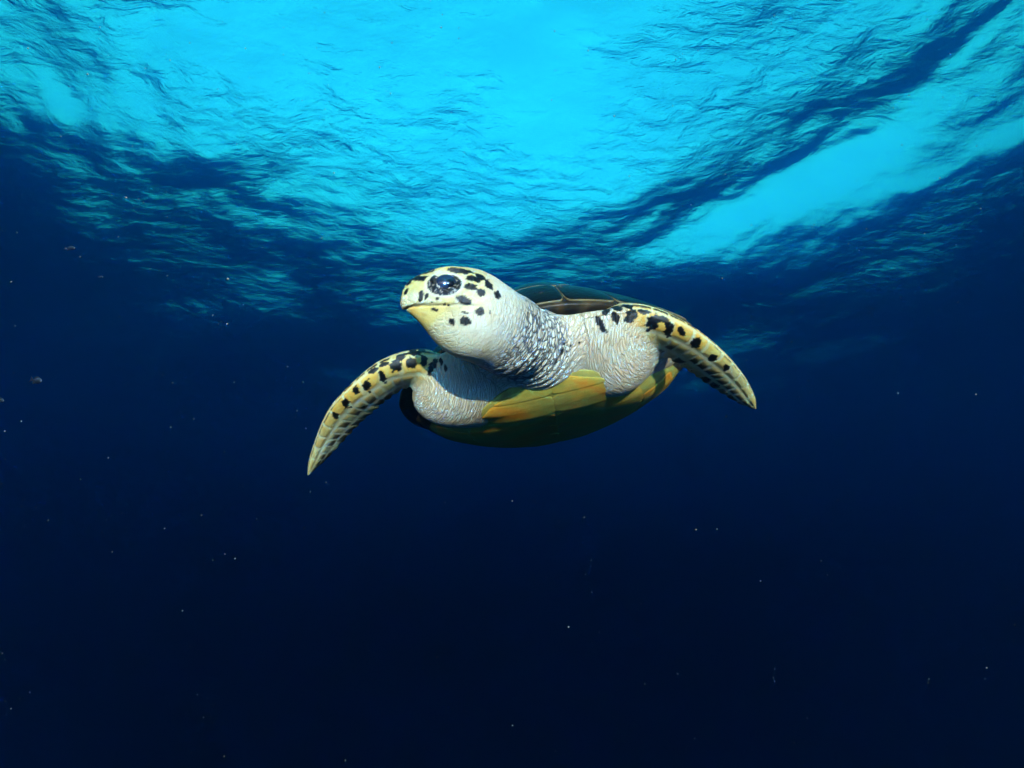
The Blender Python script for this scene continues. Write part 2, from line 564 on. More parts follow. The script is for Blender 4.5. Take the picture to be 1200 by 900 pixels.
def worley(p, seed):
    i0 = np.floor(p).astype(np.int64)
    f1 = np.full(len(p), 9.0); f2 = np.full(len(p), 9.0)
    for dx in (-1, 0, 1):
        for dy in (-1, 0, 1):
            for dz in (-1, 0, 1):
                i = i0 + np.array([dx, dy, dz])
                c = i + np.stack([hash3(i[:, 0], i[:, 1], i[:, 2], seed + k) for k in range(3)], -1)
                d = np.sqrt(((p - c) ** 2).sum(1))
                f2 = np.minimum(f2, np.maximum(f1, d)); f1 = np.minimum(f1, d)
    return f1, f2
hsel = np.nonzero(dh < 0.012)[0]
hw1, hw2 = np.ones(len(sv)), np.full(len(sv), 2.0)
hw1[hsel], hw2[hsel] = worley(np.stack([hu, hv_, np.abs(hwid)], -1)[hsel] / np.array([.017, .014, .016]), 5)
hseam = sstep(.10, .02, hw2 - hw1) * sstep(.013, .008, dh) * sstep(-.004, .003, hv_ - mline) * sstep(.13, .10, hu) * sstep(.012, .03, hu)
c_head = mix(c_head, np.array([.44, .43, .31]), hseam * .75)
c_head = c_head * (1 - .16 * sstep(.5, .75, n2))[:, None] * np.array([1, .99, .95])
c_neck = np.tile(np.array([.40, .39, .33]), (len(sv), 1))
c_chest = mix(np.array([.44, .395, .28]), np.array([.45, .365, .25]), sstep(.4, .7, n1))
disp = np.zeros(len(sv))
def flipper_paint(B, F, seed):
    arc, e1, e2 = B[:, 1], B[:, 2], B[:, 3]
    tot = F['arc'][-1]
    phi = np.degrees(np.arctan2(e2, -e1))                     # 0 leading edge, +90 back, -90 underside
    wob = (vnoise(sv / 0.02, seed) - .5) * 0.008
    def row(p0, p1, step, off):
        s = (arc + wob + 0.00012 * (phi - 20) + off) / step
        i = np.floor(s)
        f = s - i
        de = np.minimum(f, 1 - f) * step                       # distance to the cross seam
        half = (p1 - p0) / 2
        dp = (half - np.abs(phi - (p0 + p1) / 2)) / 57.3 * 0.02
        return i, np.minimum(de, np.maximum(dp, 0))
    rows = [(-66, -4, 0.031, 0.004), (-4, 20, 0.021, 0.01), (20, 46, 0.022, 0.003), (46, 110, 0.026, 0.0), (110, 181, 0.024, 0.012), (-112, -66, 0.019, 0.007), (-181, -112, 0.024, 0.003)]
    seam = np.zeros(len(sv))
    cid = np.zeros(len(sv))
    for k, (p0, p1, st, off) in enumerate(rows):
        m = (phi >= p0) & (phi < p1)
        i, de = row(p0, p1, st, off)
        seam[m] = de[m]
        cid[m] = hash3(i[m], np.full(m.sum(), k), np.full(m.sum(), seed))
    sl = sstep(0.0034, 0.0014, seam + .0012 * sstep(-6, -2, phi))
    c = mix(np.array([.37, .29, .075]), np.array([.40, .25, .045]), sstep(.3, .7, n1 * .5 + cid * .5))
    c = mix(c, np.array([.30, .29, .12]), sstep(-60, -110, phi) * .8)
    c = mix(c, np.array([.36, .34, .16]), sstep(.45, .8, arc / tot) * .6)
    dark = sstep(-6, 1, phi + 9 * (n2 - .5) + 16 * sstep(.3, .6, arc / tot)) * sstep(.0018, .0030, seam + .0022 * (n3 - .5)) * sstep(.03, .05, arc)
    under = sstep(-70, -98, phi + 25 * (n2 - .5)) * sstep(.25, .42, cid + .4 * (n1 - .5)) * sstep(.22, .40, arc / tot) * sstep(.0012, .0028, seam)  # black underside patches, deepened to paint in the shade below
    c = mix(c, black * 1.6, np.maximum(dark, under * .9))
    c = mix(c, np.array([.36, .37, .22]), sl * (.85 - .35 * under) * (1 - .6 * sstep(90, 120, phi)))
    root = sstep(.075, .045, arc) * sstep(25, 5, phi)
    stripe = sstep(.25, .8, np.abs(np.sin((arc + .12 * e2 * .02 + wob * .4) / .0085 * math.pi)))
    c = mix(c, mix(np.array([.36, .37, .27]), np.array([.29, .29, .085]), stripe), root)
    up = sstep(0.03, 0.055, arc)
    return c, (0.0014 * sstep(0, 0.006, seam) - 0.0008) * up * (.35 + .65 * sstep(-100, -60, phi)), seam, phi
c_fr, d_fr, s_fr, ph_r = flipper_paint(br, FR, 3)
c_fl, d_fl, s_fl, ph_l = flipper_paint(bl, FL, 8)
c_rear = mix(np.array([.30, .26, .10]), black * 2, sstep(.42, .5, n2 * .6 + n1 * .4))
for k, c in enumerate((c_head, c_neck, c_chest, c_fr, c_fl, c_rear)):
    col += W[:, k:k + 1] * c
disp += W[:, 3] * d_fr + W[:, 4] * d_fl - 0.0008 * hseam * W[:, 0]
# shoulder: yellow-green folded scales between flipper and pouch
# pigment spots: photo position gives the direction, the skin itself the distance
spx = pix(sv)
facing = np.einsum('ij,ij->i', SN, sv) < 0
def find(px, py, r=2.2):
    m = facing & (np.abs(spx[:, 0] - px) < r) & (np.abs(spx[:, 1] - py) < r)
    if not m.any():
        return None
    i = np.nonzero(m)[0]
    zz = sv[i, 2]
    i = i[zz < zz.min() + 0.012]
    return sv[i].mean(0)
HEAD_SPOTS = [(491, 326.3, 10, 3.6, 2), (478.5, 331.5, 4.2, 3.6, 30), (476, 342, 1.8, 4.5, -25), (493.5, 347, 2.6, 6, -8), (499.5, 347, 1.7, 4.6, -28), (512, 350, 2.2, 2, 0),
    (506, 353.5, 1.2, 1.2, 0), (520.5, 357, 1.7, 1.6, 0), (525.7, 358, 1.5, 1.4, 0), (510, 362.6, 4, 1.6, -12), (542, 351, 8.5, 4.3, -25), (556, 326.5, 9.5, 3.8, -8),
    (551, 336.5, 7.5, 4.2, -14), (563.5, 343, 5.2, 5.6, -20), (573, 334, 3.5, 6.5, 28), (583.5, 346, 3.6, 4.8, 10), (563, 364.7, 5.2, 4.4, -8), (545, 366, 3.6, 1.1, -18),
    (574.5, 366, .9, 2.4, 0), (530, 377.6, 4, 3.6, 28), (545, 376.8, 6, 5, -10), (500, 318.6, 9, 2.4, 14), (541, 317.2, 15, 3.0, -8), (563, 324, 6, 2.5, -25)]
BODY_SPOTS = [(660, 403, 2, 2, 0), (658, 412, 2.2, 4.2, -15), (651.5, 424, 1.5, 3, -25), (668, 405, 1.2, 1.2, 0), (679, 402, 1.3, 1.6, 0), (664, 411, 1, 1.6, 0)]
FLIP_SPOTS = [(705, 380, 3.6, 10, 32), (721.5, 373, 4.2, 7, 12), (723, 360, 5.5, 4.8, 0), (710.5, 364.5, 3.6, 6, -35), (739, 371, 6.5, 8.5, -12), (736, 359.5, 5.5, 3.4, -10), (764, 377.5, 6.5, 9.5, -12),
    (784, 386.5, 4.6, 7, 8), (755, 365.5, 5.5, 3.2, -12), (778, 374.5, 7.5, 3.4, -22), (798, 387.5, 6, 3.8, -35), (816, 402, 5, 4.6, -35), (836, 419, 5, 3.6, -42), (851, 431, 4, 3, -45),
    (485, 413, 6.2, 4.6, -8), (470, 418, 5.6, 4, 12), (463, 428.5, 6, 6, 0), (482, 425.5, 5.2, 6.6, 0), (497.5, 422.5, 3.2, 6.5, 0), (506.5, 429.5, 4, 9, -28), (447.5, 441, 3.4, 7, 10), (430, 452, 4, 6, -22),
    (437.5, 435, 6, 3.4, 35), (417, 457, 3.4, 5, -30), (405, 472, 3.4, 6, -32), (450, 427, 5.5, 3.2, 30), (494, 410, 4, 3, -20), (433, 459.5, 1.6, 1.4, 0), (517, 424, 2.2, 4.5, 20), (522, 431, 2, 3.5, 10), (393, 487, 2.6, 5, -30)]
rag = fbm(sv / 0.0048, 31, 2) - .5
for rag_amp, spots in ((0.9, HEAD_SPOTS), (.8, BODY_SPOTS), (1.15, FLIP_SPOTS)):
    for (px, py, rx, ry, an) in spots:
        c0 = find(px, py)
        if c0 is None:
            continue
        s = c0[2] / FPX
        near = np.nonzero(np.linalg.norm(sv - c0, axis=1) < max(rx, ry) * s * 2.4)[0]
        d = sv[near] - c0
        ca, sa = math.cos(math.radians(an)), math.sin(math.radians(an))
        x, y = (d[:, 0] * ca + d[:, 1] * sa) / (rx * s * 1.1), (-d[:, 0] * sa + d[:, 1] * ca) / (ry * s * 1.1)
        q = np.sqrt(x * x + y * y) + rag[near] * rag_amp
        t = sstep(1.08, 0.92, q)
        col[near] = col[near] * (1 - t[:, None]) + black * t[:, None]
        if spots is HEAD_SPOTS:                             # the far cheek carries the same marks
            cu, cv_, cw = [float(k[0]) for k in head_local(c0[None])]
            if cw < 0.006:
                continue
            far = np.nonzero((hwid < 0) & (np.abs(hu - cu) < 3 * rx * s) & (np.abs(hv_ - cv_) < 3 * ry * s) & (dh < .02))[0]
            du, dv = hu[far] - cu, hv_[far] - cv_
            q = np.hypot((du * ca + dv * sa) / (rx * s * 1.1), (-du * sa + dv * ca) / (ry * s * 1.1)) + rag[far] * rag_amp
            t = sstep(1.08, 0.92, q)
            col[far] = col[far] * (1 - t[:, None]) + black * t[:, None]
# dark lids mottled with pale lines
E0 = find(*EYE_PIX)
LID0 = find(521, 333)
s = LID0[2] / FPX
d = sv - LID0
ql = np.sqrt((d[:, 0] / (20.5 * s)) ** 2 + (d[:, 1] / (14.3 * s)) ** 2 + (d[:, 2] / 0.05) ** 2) + .1 * rag
lu, lv_, lw = [float(k[0]) for k in head_local(LID0[None])]
qf = np.where(hwid < -0.005, np.hypot((hu - lu) / (20.5 * s * 1.05), (hv_ - lv_) / (14.3 * s)) + .1 * rag + np.where(dh < .015, 0, 9), 9)
ql = np.minimum(ql, qf)
lid = sstep(1.04, .97, ql)
net = np.abs(vnoise(sv / 0.0033, 77) - .5) + .6 * np.abs(vnoise(sv / 0.0021, 78) - .5)
lidc = mix(np.tile(black * 2, (len(sv), 1)), np.array([.36, .36, .33]), sstep(.15, .05, net) * .9)
col = mix(col, np.array([.44, .44, .36]), sstep(1.25, 1.05, ql) * .8 * (1 - lid))
col = mix(col, lidc, lid)
brow = find(517, 320)
if brow is not None:
    d = sv - brow
    qb = np.sqrt((d[:, 0] / (12 * s)) ** 2 + (d[:, 1] / (4.4 * s)) ** 2 + (d[:, 2] / .03) ** 2)
    col = mix(col, np.array([.38, .38, .26]), sstep(1.05, .9, qb))
    col = mix(col, black, sstep(317.2, 316.0, spx[:, 1]) * 0)
# dusky crown and nape
# wrinkle field: skin cells stretched round the neck and round the shoulders
axn = nrm(NK[2] - NK[0])
e_c = nrm(np.cross(axn, np.array([0, 0, 1.0])))
e_d = np.cross(axn, e_c)
q = sv - NK[0]
wn_ = np.stack([q @ axn / 0.0050, q @ e_c / 0.0135, q @ e_d / 0.0135], -1)
def pouch_field(c, F):
    r0 = c
    q = sv - r0
    r = np.linalg.norm(q, axis=1)
    ang = np.arctan2(q @ AU, q @ AL)
    an2 = np.arctan2(q @ AF, np.hypot(q @ AU, q @ AL))
    return np.stack([r / 0.0036, ang * 0.05 / 0.017, an2 * 0.05 / 0.017], -1), r
wr_, rr = pouch_field(at(750, 384, .82), FR)
wl_, rl = pouch_field(at(482, 440, .83), FL)
nearp = np.exp(-np.stack([np.clip(dn, 0, 1) / 0.01, np.linalg.norm(sv - PR_C, axis=1) / 0.03 - 1.5, np.linalg.norm(sv - PL_C, axis=1) / 0.03 - 1.5], -1))
pick = np.argmax(nearp, 1)
wuv = np.where(pick[:, None] == 0, wn_, np.where(pick[:, None] == 1, wr_ + 40, wl_ + 80))
sq = (q @ axn)
soft = W[:, 1] + W[:, 2]
fl_base = W[:, 3] * sstep(.05, .025, br[:, 1]) + W[:, 4] * sstep(.05, .025, bl[:, 1])
gate = np.maximum(sstep(-.01, .02, hu - .105 + .35 * (hv_ + .01)), sstep(.02, .05, dh))
wmask = np.clip(np.clip(soft + fl_base * .6, 0, 1) * gate + .35 * W[:, 0] * sstep(-.002, -.022, hv_ + .25 * hu - .02) * (1 - jaw), 0, 1)
grey = np.clip(W[:, 1] * 1.3, 0, 1) * sstep(-0.005, 0.035, sq) * sstep(0.19, 0.14, sq)
grey = np.maximum(grey, .16 * wmask * (1 - W[:, 0]))
# geometry of the big wrinkles
wob = vnoise(wuv * .55 + 3, 50) * .6 + vnoise(wuv * 1.1, 51) * .4
disp += wmask * 0.0016 * (wob - .5)
sv = sv + SN * disp[:, None]

def set_attr(o, name, kind, data):
    at_ = o.data.attributes.new(name, kind, 'POINT')
    key = {'FLOAT_COLOR': 'color', 'FLOAT_VECTOR': 'vector', 'FLOAT': 'value'}[kind]
    at_.data.foreach_set(key, np.ascontiguousarray(data, dtype=np.float32).ravel())

m_skin, n_, l_ = new_mat('turtle_skin')
bs = n_['Principled BSDF']
bs.inputs['Roughness'].default_value = 0.42
bs.inputs['Specular IOR Level'].default_value = 0.16
ac = n_.new('ShaderNodeAttribute'); ac.attribute_name = 'pigment'
aw = n_.new('ShaderNodeAttribute'); aw.attribute_name = 'wrinkle'
am = n_.new('ShaderNodeAttribute'); am.attribute_name = 'wrinkle_mask'
ag = n_.new('ShaderNodeAttribute'); ag.attribute_name = 'grey'
vo = n_.new('ShaderNodeTexVoronoi'); vo.feature = 'DISTANCE_TO_EDGE'; vo.inputs['Scale'].default_value = 1.0
nz = n_.new('ShaderNodeTexNoise'); nz.inputs['Scale'].default_value = 1.3; nz.inputs['Detail'].default_value = 3
ds_ = n_.new('ShaderNodeVectorMath'); ds_.operation = 'SCALE'; ds_.inputs['Scale'].default_value = 0.9
av = n_.new('ShaderNodeVectorMath'); av.operation = 'ADD'
l_.new(aw.outputs['Vector'], nz.inputs['Vector'])
l_.new(nz.outputs['Color'], ds_.inputs[0])
l_.new(aw.outputs['Vector'], av.inputs[0])
l_.new(ds_.outputs[0], av.inputs[1])
l_.new(av.outputs[0], vo.inputs['Vector'])
rp = n_.new('ShaderNodeMapRange'); rp.inputs['From Max'].default_value = 0.20; rp.interpolation_type = 'SMOOTHSTEP'
l_.new(vo.outputs['Distance'], rp.inputs['Value'])
# dusky skin between the pale scales of the neck
inv = n_.new('ShaderNodeMath'); inv.operation = 'SUBTRACT'; inv.inputs[0].default_value = 1.0
l_.new(rp.outputs[0], inv.inputs[1])
mg = n_.new('ShaderNodeMath'); mg.operation = 'MULTIPLY'
l_.new(inv.outputs[0], mg.inputs[0]); l_.new(ag.outputs['Fac'], mg.inputs[1])
mc = n_.new('ShaderNodeMix'); mc.data_type = 'RGBA'
mc.inputs['B'].default_value = (0.03, 0.035, 0.045, 1)
l_.new(mg.outputs[0], mc.inputs['Factor']); l_.new(ac.outputs['Color'], mc.inputs['A'])
l_.new(mc.outputs['Result'], bs.inputs['Base Color'])
hm = n_.new('ShaderNodeMath'); hm.operation = 'MULTIPLY'
l_.new(rp.outputs[0], hm.inputs[0]); l_.new(am.outputs['Fac'], hm.inputs[1])
fine = n_.new('ShaderNodeTexNoise'); fine.inputs['Scale'].default_value = 420; fine.inputs['Detail'].default_value = 3
fm = n_.new('ShaderNodeMath'); fm.operation = 'MULTIPLY_ADD'; fm.inputs[1].default_value = 0.25
l_.new(fine.outputs['Fac'], fm.inputs[0]); l_.new(hm.outputs[0], fm.inputs[2])
bp = n_.new('ShaderNodeBump'); bp.inputs['Strength'].default_value = 0.85; bp.inputs['Distance'].default_value = 0.0022
l_.new(fm.outputs[0], bp.inputs['Height'])
l_.new(bp.outputs['Normal'], bs.inputs['Normal'])

ALBEDO = (0.72 - 0.07 * W[:, 0:1])
lv = to_local(sv)
if signed_vol(lv, sfc[:, [0, 1, 2]]) < 0:
    sfc = sfc[:, ::-1].copy()
skin_o = mesh_obj('body', lv, sfc, m_skin, turtle)
skin_o['label'] = 'cream skin with black-spotted yellow head and flippers, wrinkled grey neck'
set_attr(skin_o, 'pigment', 'FLOAT_COLOR', np.concatenate([col * ALBEDO, np.ones((len(col), 1))], 1))
set_attr(skin_o, 'wrinkle', 'FLOAT_VECTOR', wuv)
set_attr(skin_o, 'wrinkle_mask', 'FLOAT', wmask)
set_attr(skin_o, 'grey', 'FLOAT', grey)

# ---- shell: outline in the body frame (fore-aft a, sideways b), star-shaped about the origin
oa = np.array([-.385, -.375, -.34, -.28, -.20, -.10, .0, .08, .16, .23, .285, .325, .348, .356])
ob = 0.98 * np.array([0.0, .045, .10, .168, .235, .290, .318, .324, .312, .278, .226, .155, .080, 0.0])
oth = np.arctan2(ob, oa)                                    # pi at the tail, 0 at the nape
orr = np.hypot(oa, ob)
srt = np.argsort(oth)
oth, orr = oth[srt], orr[srt]
def R_of(th):
    return np.interp(np.abs(th), oth, orr)
def rim_h(th):
    t = np.abs(th)
    return 0.036 * np.exp(-(t / 0.5) ** 2) - 0.012 * np.exp(-((t - 1.5) / 0.6) ** 2) - 0.012 * sstep(2.2, 3.14, t)
DOME = 0.188
def dome(a, b, off=0.0):
    """point of the back at (a, b), raised by off along its normal"""
    th, r = np.arctan2(b, a), np.hypot(a, b)
    rho = np.clip(r / R_of(th), 0, 1)
    c = rim_h(th) * rho ** 2 + DOME * (1 - rho ** (1.75 + 0.85 * np.exp(-(th / 0.55) ** 2))) ** 0.95 + 0.010 * np.exp(-(b / 0.05) ** 2) * (1 - rho)
    return c
def dome_pt(a, b, off=0.0):
    e = 1e-3
    sh = 0.985
    c = dome(a, b)
    na = -(dome(a * sh + e, b * sh) - dome(a * sh - e, b * sh)) / (2 * e)
    nb = -(dome(a * sh, b * sh + e) - dome(a * sh, b * sh - e)) / (2 * e)
    l = np.sqrt(na ** 2 + nb ** 2 + 1)
    return body(a + off * na / l, b + off * nb / l, c + off / l)
# belly shell: profile along the middle, half-width, and the height of its edge
pca = np.array([-.385, -.30, -.15, .0, .13, .20, .25, .285, .31, .325])
pcc = np.array([-.030, -.070, -.088, -.098, -.108, -.111, -.106, -.097, -.086, -.077])
pwa = np.array([-.385, -.36, -.28, -.20, -.10, .0, .08, .14, .19, .23, .265, .29, .312, .325])
pww = np.array([.004, .07, .168, .230, .281, .307, .306, .275, .215, .168, .137, .105, .066, .020])
_fa = np.linspace(-.385, .325, 400)
def smooth(y, n=14):
    k = np.ones(n) / n
    return np.convolve(np.concatenate([np.full(n, y[0]), y, np.full(n, y[-1])]), k, 'same')[n:-n]
_fc = smooth(np.interp(_fa, pca, pcc))
_fw = smooth(np.interp(_fa, pwa, pww))
def bowl(a, b):
    pc, wp = np.interp(a, _fa, _fc), np.interp(a, _fa, _fw)
    s_ = np.clip(np.abs(b) / np.maximum(wp, 1e-3), 0, 1.05)
    th = np.arctan2(np.abs(b), a)
    edge_c = (rim_h(th) - 0.010) + (pc + 0.006 - (rim_h(th) - 0.010)) * sstep(0.16, 0.26, a)
    return pc + (edge_c - pc) * s_ ** 4.2
def bowl_pt(a, b, off=0.0):
    e = 1e-3
    sh = 0.985
    c = bowl(a, b)
    na = (bowl(a * sh + e, b * sh) - bowl(a * sh - e, b * sh)) / (2 * e)
    nb = (bowl(a * sh, b * sh + e) - bowl(a * sh, b * sh - e)) / (2 * e)
    l = np.sqrt(na ** 2 + nb ** 2 + 1)
    return body(a + off * na / l, b + off * nb / l, c - off / l)

def disc(fn, nr=36, nt=160, rmax=1.0):
    th = np.linspace(-math.pi, math.pi, nt, endpoint=False)
    rho = np.linspace(0, 1, nr + 1)[1:] ** 0.75 * rmax
    A = np.concatenate([[0], (rho[:, None] * (R_of(th) * np.cos(th))[None]).ravel()])
    B = np.concatenate([[0], (rho[:, None] * (R_of(th) * np.sin(th))[None]).ravel()])
    f = [(0, 1 + j, 1 + (j + 1) % nt) for j in range(nt)]
    for i in range(nr - 1):
        for j in range(nt):
            j2 = (j + 1) % nt
            f.append((1 + i * nt + j, 1 + (i + 1) * nt + j, 1 + (i + 1) * nt + j2, 1 + i * nt + j2))
    return fn(A, B), f

def horn_mat(name, c0, c1, c2, scale, lo_=.38, hi_=.66, rough=.3, streak=4.0):
    m, n_, l_ = new_mat(name)
    bs = n_['Principled BSDF']
    bs.inputs['Roughness'].default_value = rough
    bs.inputs['Specular IOR Level'].default_value = 0.05
    tc = n_.new('ShaderNodeTexCoord')
    nz = n_.new('ShaderNodeTexNoise'); nz.inputs['Scale'].default_value = scale; nz.inputs['Detail'].default_value = 5; nz.inputs['Distortion'].default_value = 1.2
    cr = n_.new('ShaderNodeValToRGB')
    cr.color_ramp.elements[0].position = lo_; cr.color_ramp.elements[0].color = (*c0, 1)
    cr.color_ramp.elements[1].position = hi_; cr.color_ramp.elements[1].color = (*c2, 1)
    e = cr.color_ramp.elements.new((lo_ + hi_) / 2); e.color = (*c1, 1)
    l_.new(tc.outputs['Object'], nz.inputs['Vector'])
    l_.new(nz.outputs['Fac'], cr.inputs['Fac'])
    l_.new(cr.outputs['Color'], bs.inputs['Base Color'])
    n2 = n_.new('ShaderNodeTexNoise'); n2.inputs['Scale'].default_value = scale * 9; n2.inputs['Detail'].default_value = 4
    bp = n_.new('ShaderNodeBump'); bp.inputs['Strength'].default_value = 0.35; bp.inputs['Distance'].default_value = 0.002
    l_.new(tc.outputs['Object'], n2.inputs['Vector'])
    l_.new(n2.outputs['Fac'], bp.inputs['Height'])
    l_.new(bp.outputs['Normal'], bs.inputs['Normal'])
    return m
m_shell = horn_mat('shell_bone', (.008, .006, .004), (.012, .009, .005), (.03, .02, .01), 20)
m_horn = horn_mat('dark_horn', (.0015, .0012, .001), (.003, .002, .0015), (.07, .032, .008), 13, .52, .82)
m_seam = horn_mat('pale_seam', (.05, .045, .024), (.07, .06, .034), (.09, .08, .045), 40, rough=.5)
m_belly = horn_mat('belly_horn', (.17, .155, .03), (.26, .17, .025), (.33, .13, .012), 8, .40, .60, rough=.38)
m_under = horn_mat('rim_underside', (.13, .125, .03), (.18, .155, .035), (.05, .04, .01), 11, .35, .8, rough=.4)

def fix(v, f):
    """outward faces"""
    tri = np.array([(q[0], q[i], q[i + 1]) for q in f for i in range(1, len(q) - 1)])
    return f if signed_vol(v, tri) > 0 else [tuple(reversed(q)) for q in f]

# carapace: back with a thick rim rolled under
nt = 200
v1, f1 = disc(lambda a, b: dome_pt(a, b, -0.001), 34, nt)
n0 = len(v1)
th = np.linspace(-math.pi, math.pi, nt, endpoint=False)
rows = []
for rr_, dz in ((1.006, -0.005), (1.0, -0.0105), (.97, -0.013), (.90, -0.013), (.80, -0.010)):
    a_, b_ = rr_ * R_of(th) * np.cos(th), rr_ * R_of(th) * np.sin(th)
    rows.append(body(a_, b_, rim_h(th) + dz - (1 - min(rr_, 1)) * 0.03))
last = n0 - nt
v1 = np.vstack([v1] + rows)
for k in range(len(rows)):
    base0, base1 = (last if k == 0 else n0 + (k - 1) * nt), n0 + k * nt
    for j in range(nt):
        j2 = (j + 1) % nt
        f1.append((base0 + j, base1 + j, base1 + j2, base0 + j2))
v1 = to_local(v1)
cap_ = mesh_obj('carapace', v1, fix(v1, f1), m_shell, turtle)
cap_['label'] = 'domed dark brown shell of overlapping horn plates'

def plate(name, poly, surf, mat, parent, thick, tilt, grow=0.985, nr=7, n_edge=9, label=None, edge=None):
    """one horn plate: a patch of the surface, raised, its edge turned down; the rear edge lifts over the next plate"""
    poly = np.asarray(poly, float)
    ring = []
    for i in range(len(poly)):
        p, q = poly[i], poly[(i + 1) % len(poly)]
        ring += [p + (q - p) * t for t in np.linspace(0, 1, n_edge, endpoint=False)]
    ring = np.array(ring)
    # soften the corners
    for _ in range(2):
        ring = 0.5 * ring + 0.25 * (np.roll(ring, 1, 0) + np.roll(ring, -1, 0))
    c = ring.mean(0)
    size = np.ptp(ring[:, 0]) + 1e-6
    A, B, O = [c[0]], [c[1]], [None]
    rho = [0.25, 0.5, 0.7, 0.88, 0.982, 1.0, 1.0]
    offs = [0]
    for k, r in enumerate(rho):
        pts = c + (ring - c) * r * grow
        A += list(pts[:, 0]); B += list(pts[:, 1])
        offs += [k + 1] * len(ring)
    A, B, offs = np.array(A), np.array(B), np.array(offs)
    lift = thick * (0.75 + 0.25 * np.cos(np.clip(offs / 6, 0, 1) * math.pi / 2)) + tilt * (c[0] - A) / size
    lift = np.where(offs == 6, lift * 0.72, lift)
    lift = np.where(offs == 7, -0.0015, lift)
    v = to_local(surf(A, B, lift))
    m = len(ring)
    f = [(0, 1 + j, 1 + (j + 1) % m) for j in range(m)]
    for k in range(len(rho) - 1):
        for j in range(m):
            j2 = (j + 1) % m
            f.append((1 + k * m + j, 1 + (k + 1) * m + j, 1 + (k + 1) * m + j2, 1 + k * m + j2))
    # orient outwards by the first face against the lift direction
    nrm_ = np.cross(v[f[0][1]] - v[0], v[f[0][2]] - v[0])
    outw = to_local(surf(A[:1], B[:1], lift[:1] + 0.01))[0] - v[0]
    if nrm_.dot(outw) < 0:
        f = [tuple(reversed(q)) for q in f]
    o = mesh_obj(name, v, f, mat, parent)
    if edge is not None:                                     # pale worn edge
        o.data.materials.append(edge)
        mi = np.zeros(len(f), dtype=np.int32)
        mi[m * 5:] = 1
        o.data.polygons.foreach_set('material_index', mi)
    if label:
        o['label'] = label
    return o

def outl(th, k=1.0):
    return np.array([k * R_of(np.array([th]))[0] * math.cos(th), k * R_of(np.array([th]))[0] * math.sin(th)])
RING = 0.83
va = [0.283, 0.175, 0.055, -0.075, -0.195, -0.305]          # cross seams of the middle row
vm = [0.06, 0.058, 0.056, 0.052, 0.044, 0.030]
vw = [0.088, 0.105, 0.102, 0.090, 0.062]
def ring_at(a):
    """polar angle where the inner edge of the rim plates has fore-aft position a"""
    ts = np.linspace(0.01, 3.13, 600)
    aa = RING * R_of(ts) * np.cos(ts)
    return float(ts[np.argmin(np.abs(aa - a))])
for i in range(5):
    am_ = (va[i] + va[i + 1]) / 2
    plate('scute', [(va[i], vm[i]), (am_, vw[i]), (va[i + 1], vm[i + 1]), (va[i + 1], -vm[i + 1]), (am_, -vw[i]), (va[i], -vm[i])], dome_pt, m_horn, cap_, 0.0035, 0.004, edge=m_seam)
seam_a = [0.30] + [(va[i] + va[i + 1]) / 2 for i in range(5)]
for s in (1, -1):
    for i in range(4):
        a0, a1 = (seam_a[i + 1] if i else None), seam_a[i + 2]
        inner = ([(va[i], vm[i])] if i == 0 else []) + [((va[i] + va[i + 1]) / 2, vw[i]), (va[i + 1], vm[i + 1]), ((va[i + 1] + va[i + 2]) / 2, vw[i + 1])]
        t0 = ring_at(0.245) if i == 0 else ring_at(seam_a[i + 1] - 0.01)
        t1 = ring_at(a1 - 0.01)
        outer = [tuple(outl(t, RING)) for t in np.linspace(t1, t0, 5)]
        poly = inner + outer
        if i == 0:
            poly = inner + outer + [tuple(outl(ring_at(0.275), RING))]
        plate('scute', [(p[0], s * p[1]) for p in poly], dome_pt, m_horn, cap_, 0.0035, 0.004, edge=m_seam)
    tm = np.linspace(0.16, math.pi, 13)
    for k in range(12):
        t0, t1 = tm[k], tm[k + 1]
        o_ = [outl(t, 1.0) for t in np.linspace(t0, t1, 4)]
        if k >= 6:                                           # saw-toothed hind rim
            o_[-1] = o_[-1] * 1.035
            o_[-2] = o_[-2] * 1.02
        i_ = [outl(t, RING) for t in np.linspace(t1, t0, 4)]
        plate('scute', [(p[0], s * p[1]) for p in o_ + i_], dome_pt, m_horn, cap_, 0.003, 0.002, 0.985, n_edge=5, edge=m_seam)
tn = np.linspace(-0.16, 0.16, 5)
plate('scute', [tuple(outl(t, 1.0)) for t in tn] + [tuple(outl(t, RING)) for t in tn[::-1]], dome_pt, m_horn, cap_, 0.003, 0.002, n_edge=5, edge=m_seam)

# plastron: belly bowl joined to the rim, with paired plates
na_, ns_ = 90, 60
ga = np.linspace(-.383, .324, na_)
gs = np.linspace(-1, 1, ns_)
GA = np.repeat(ga, ns_)
GB = (np.interp(ga, _fa, _fw)[:, None] * gs[None]).ravel()
v2 = np.vstack([bowl_pt(GA, GB), bowl_pt(GA, GB, -0.005)])
f2, mi2 = [], []
for i in range(na_ - 1):
    for j in range(ns_ - 1):
        q_ = (i * ns_ + j, (i + 1) * ns_ + j, (i + 1) * ns_ + j + 1, i * ns_ + j + 1)
        f2.append(q_)
        f2.append(tuple(k + na_ * ns_ for k in reversed(q_)))
        dk = 1 if (abs(gs[j] + gs[j + 1]) / 2 > .90 and ga[i] < .20) else 0
        mi2 += [dk, dk]
loop = [j for j in range(ns_)] + [i * ns_ + ns_ - 1 for i in range(1, na_)] + [(na_ - 1) * ns_ + j for j in range(ns_ - 2, -1, -1)] + [i * ns_ for i in range(na_ - 2, 0, -1)]
for k in range(len(loop)):
    p_, q_ = loop[k], loop[(k + 1) % len(loop)]
    f2.append((p_, q_, q_ + na_ * ns_, p_ + na_ * ns_))
    mi2.append(0)
v2 = to_local(v2)
pl_ = mesh_obj('plastron', v2, fix(v2, f2), m_under, turtle)
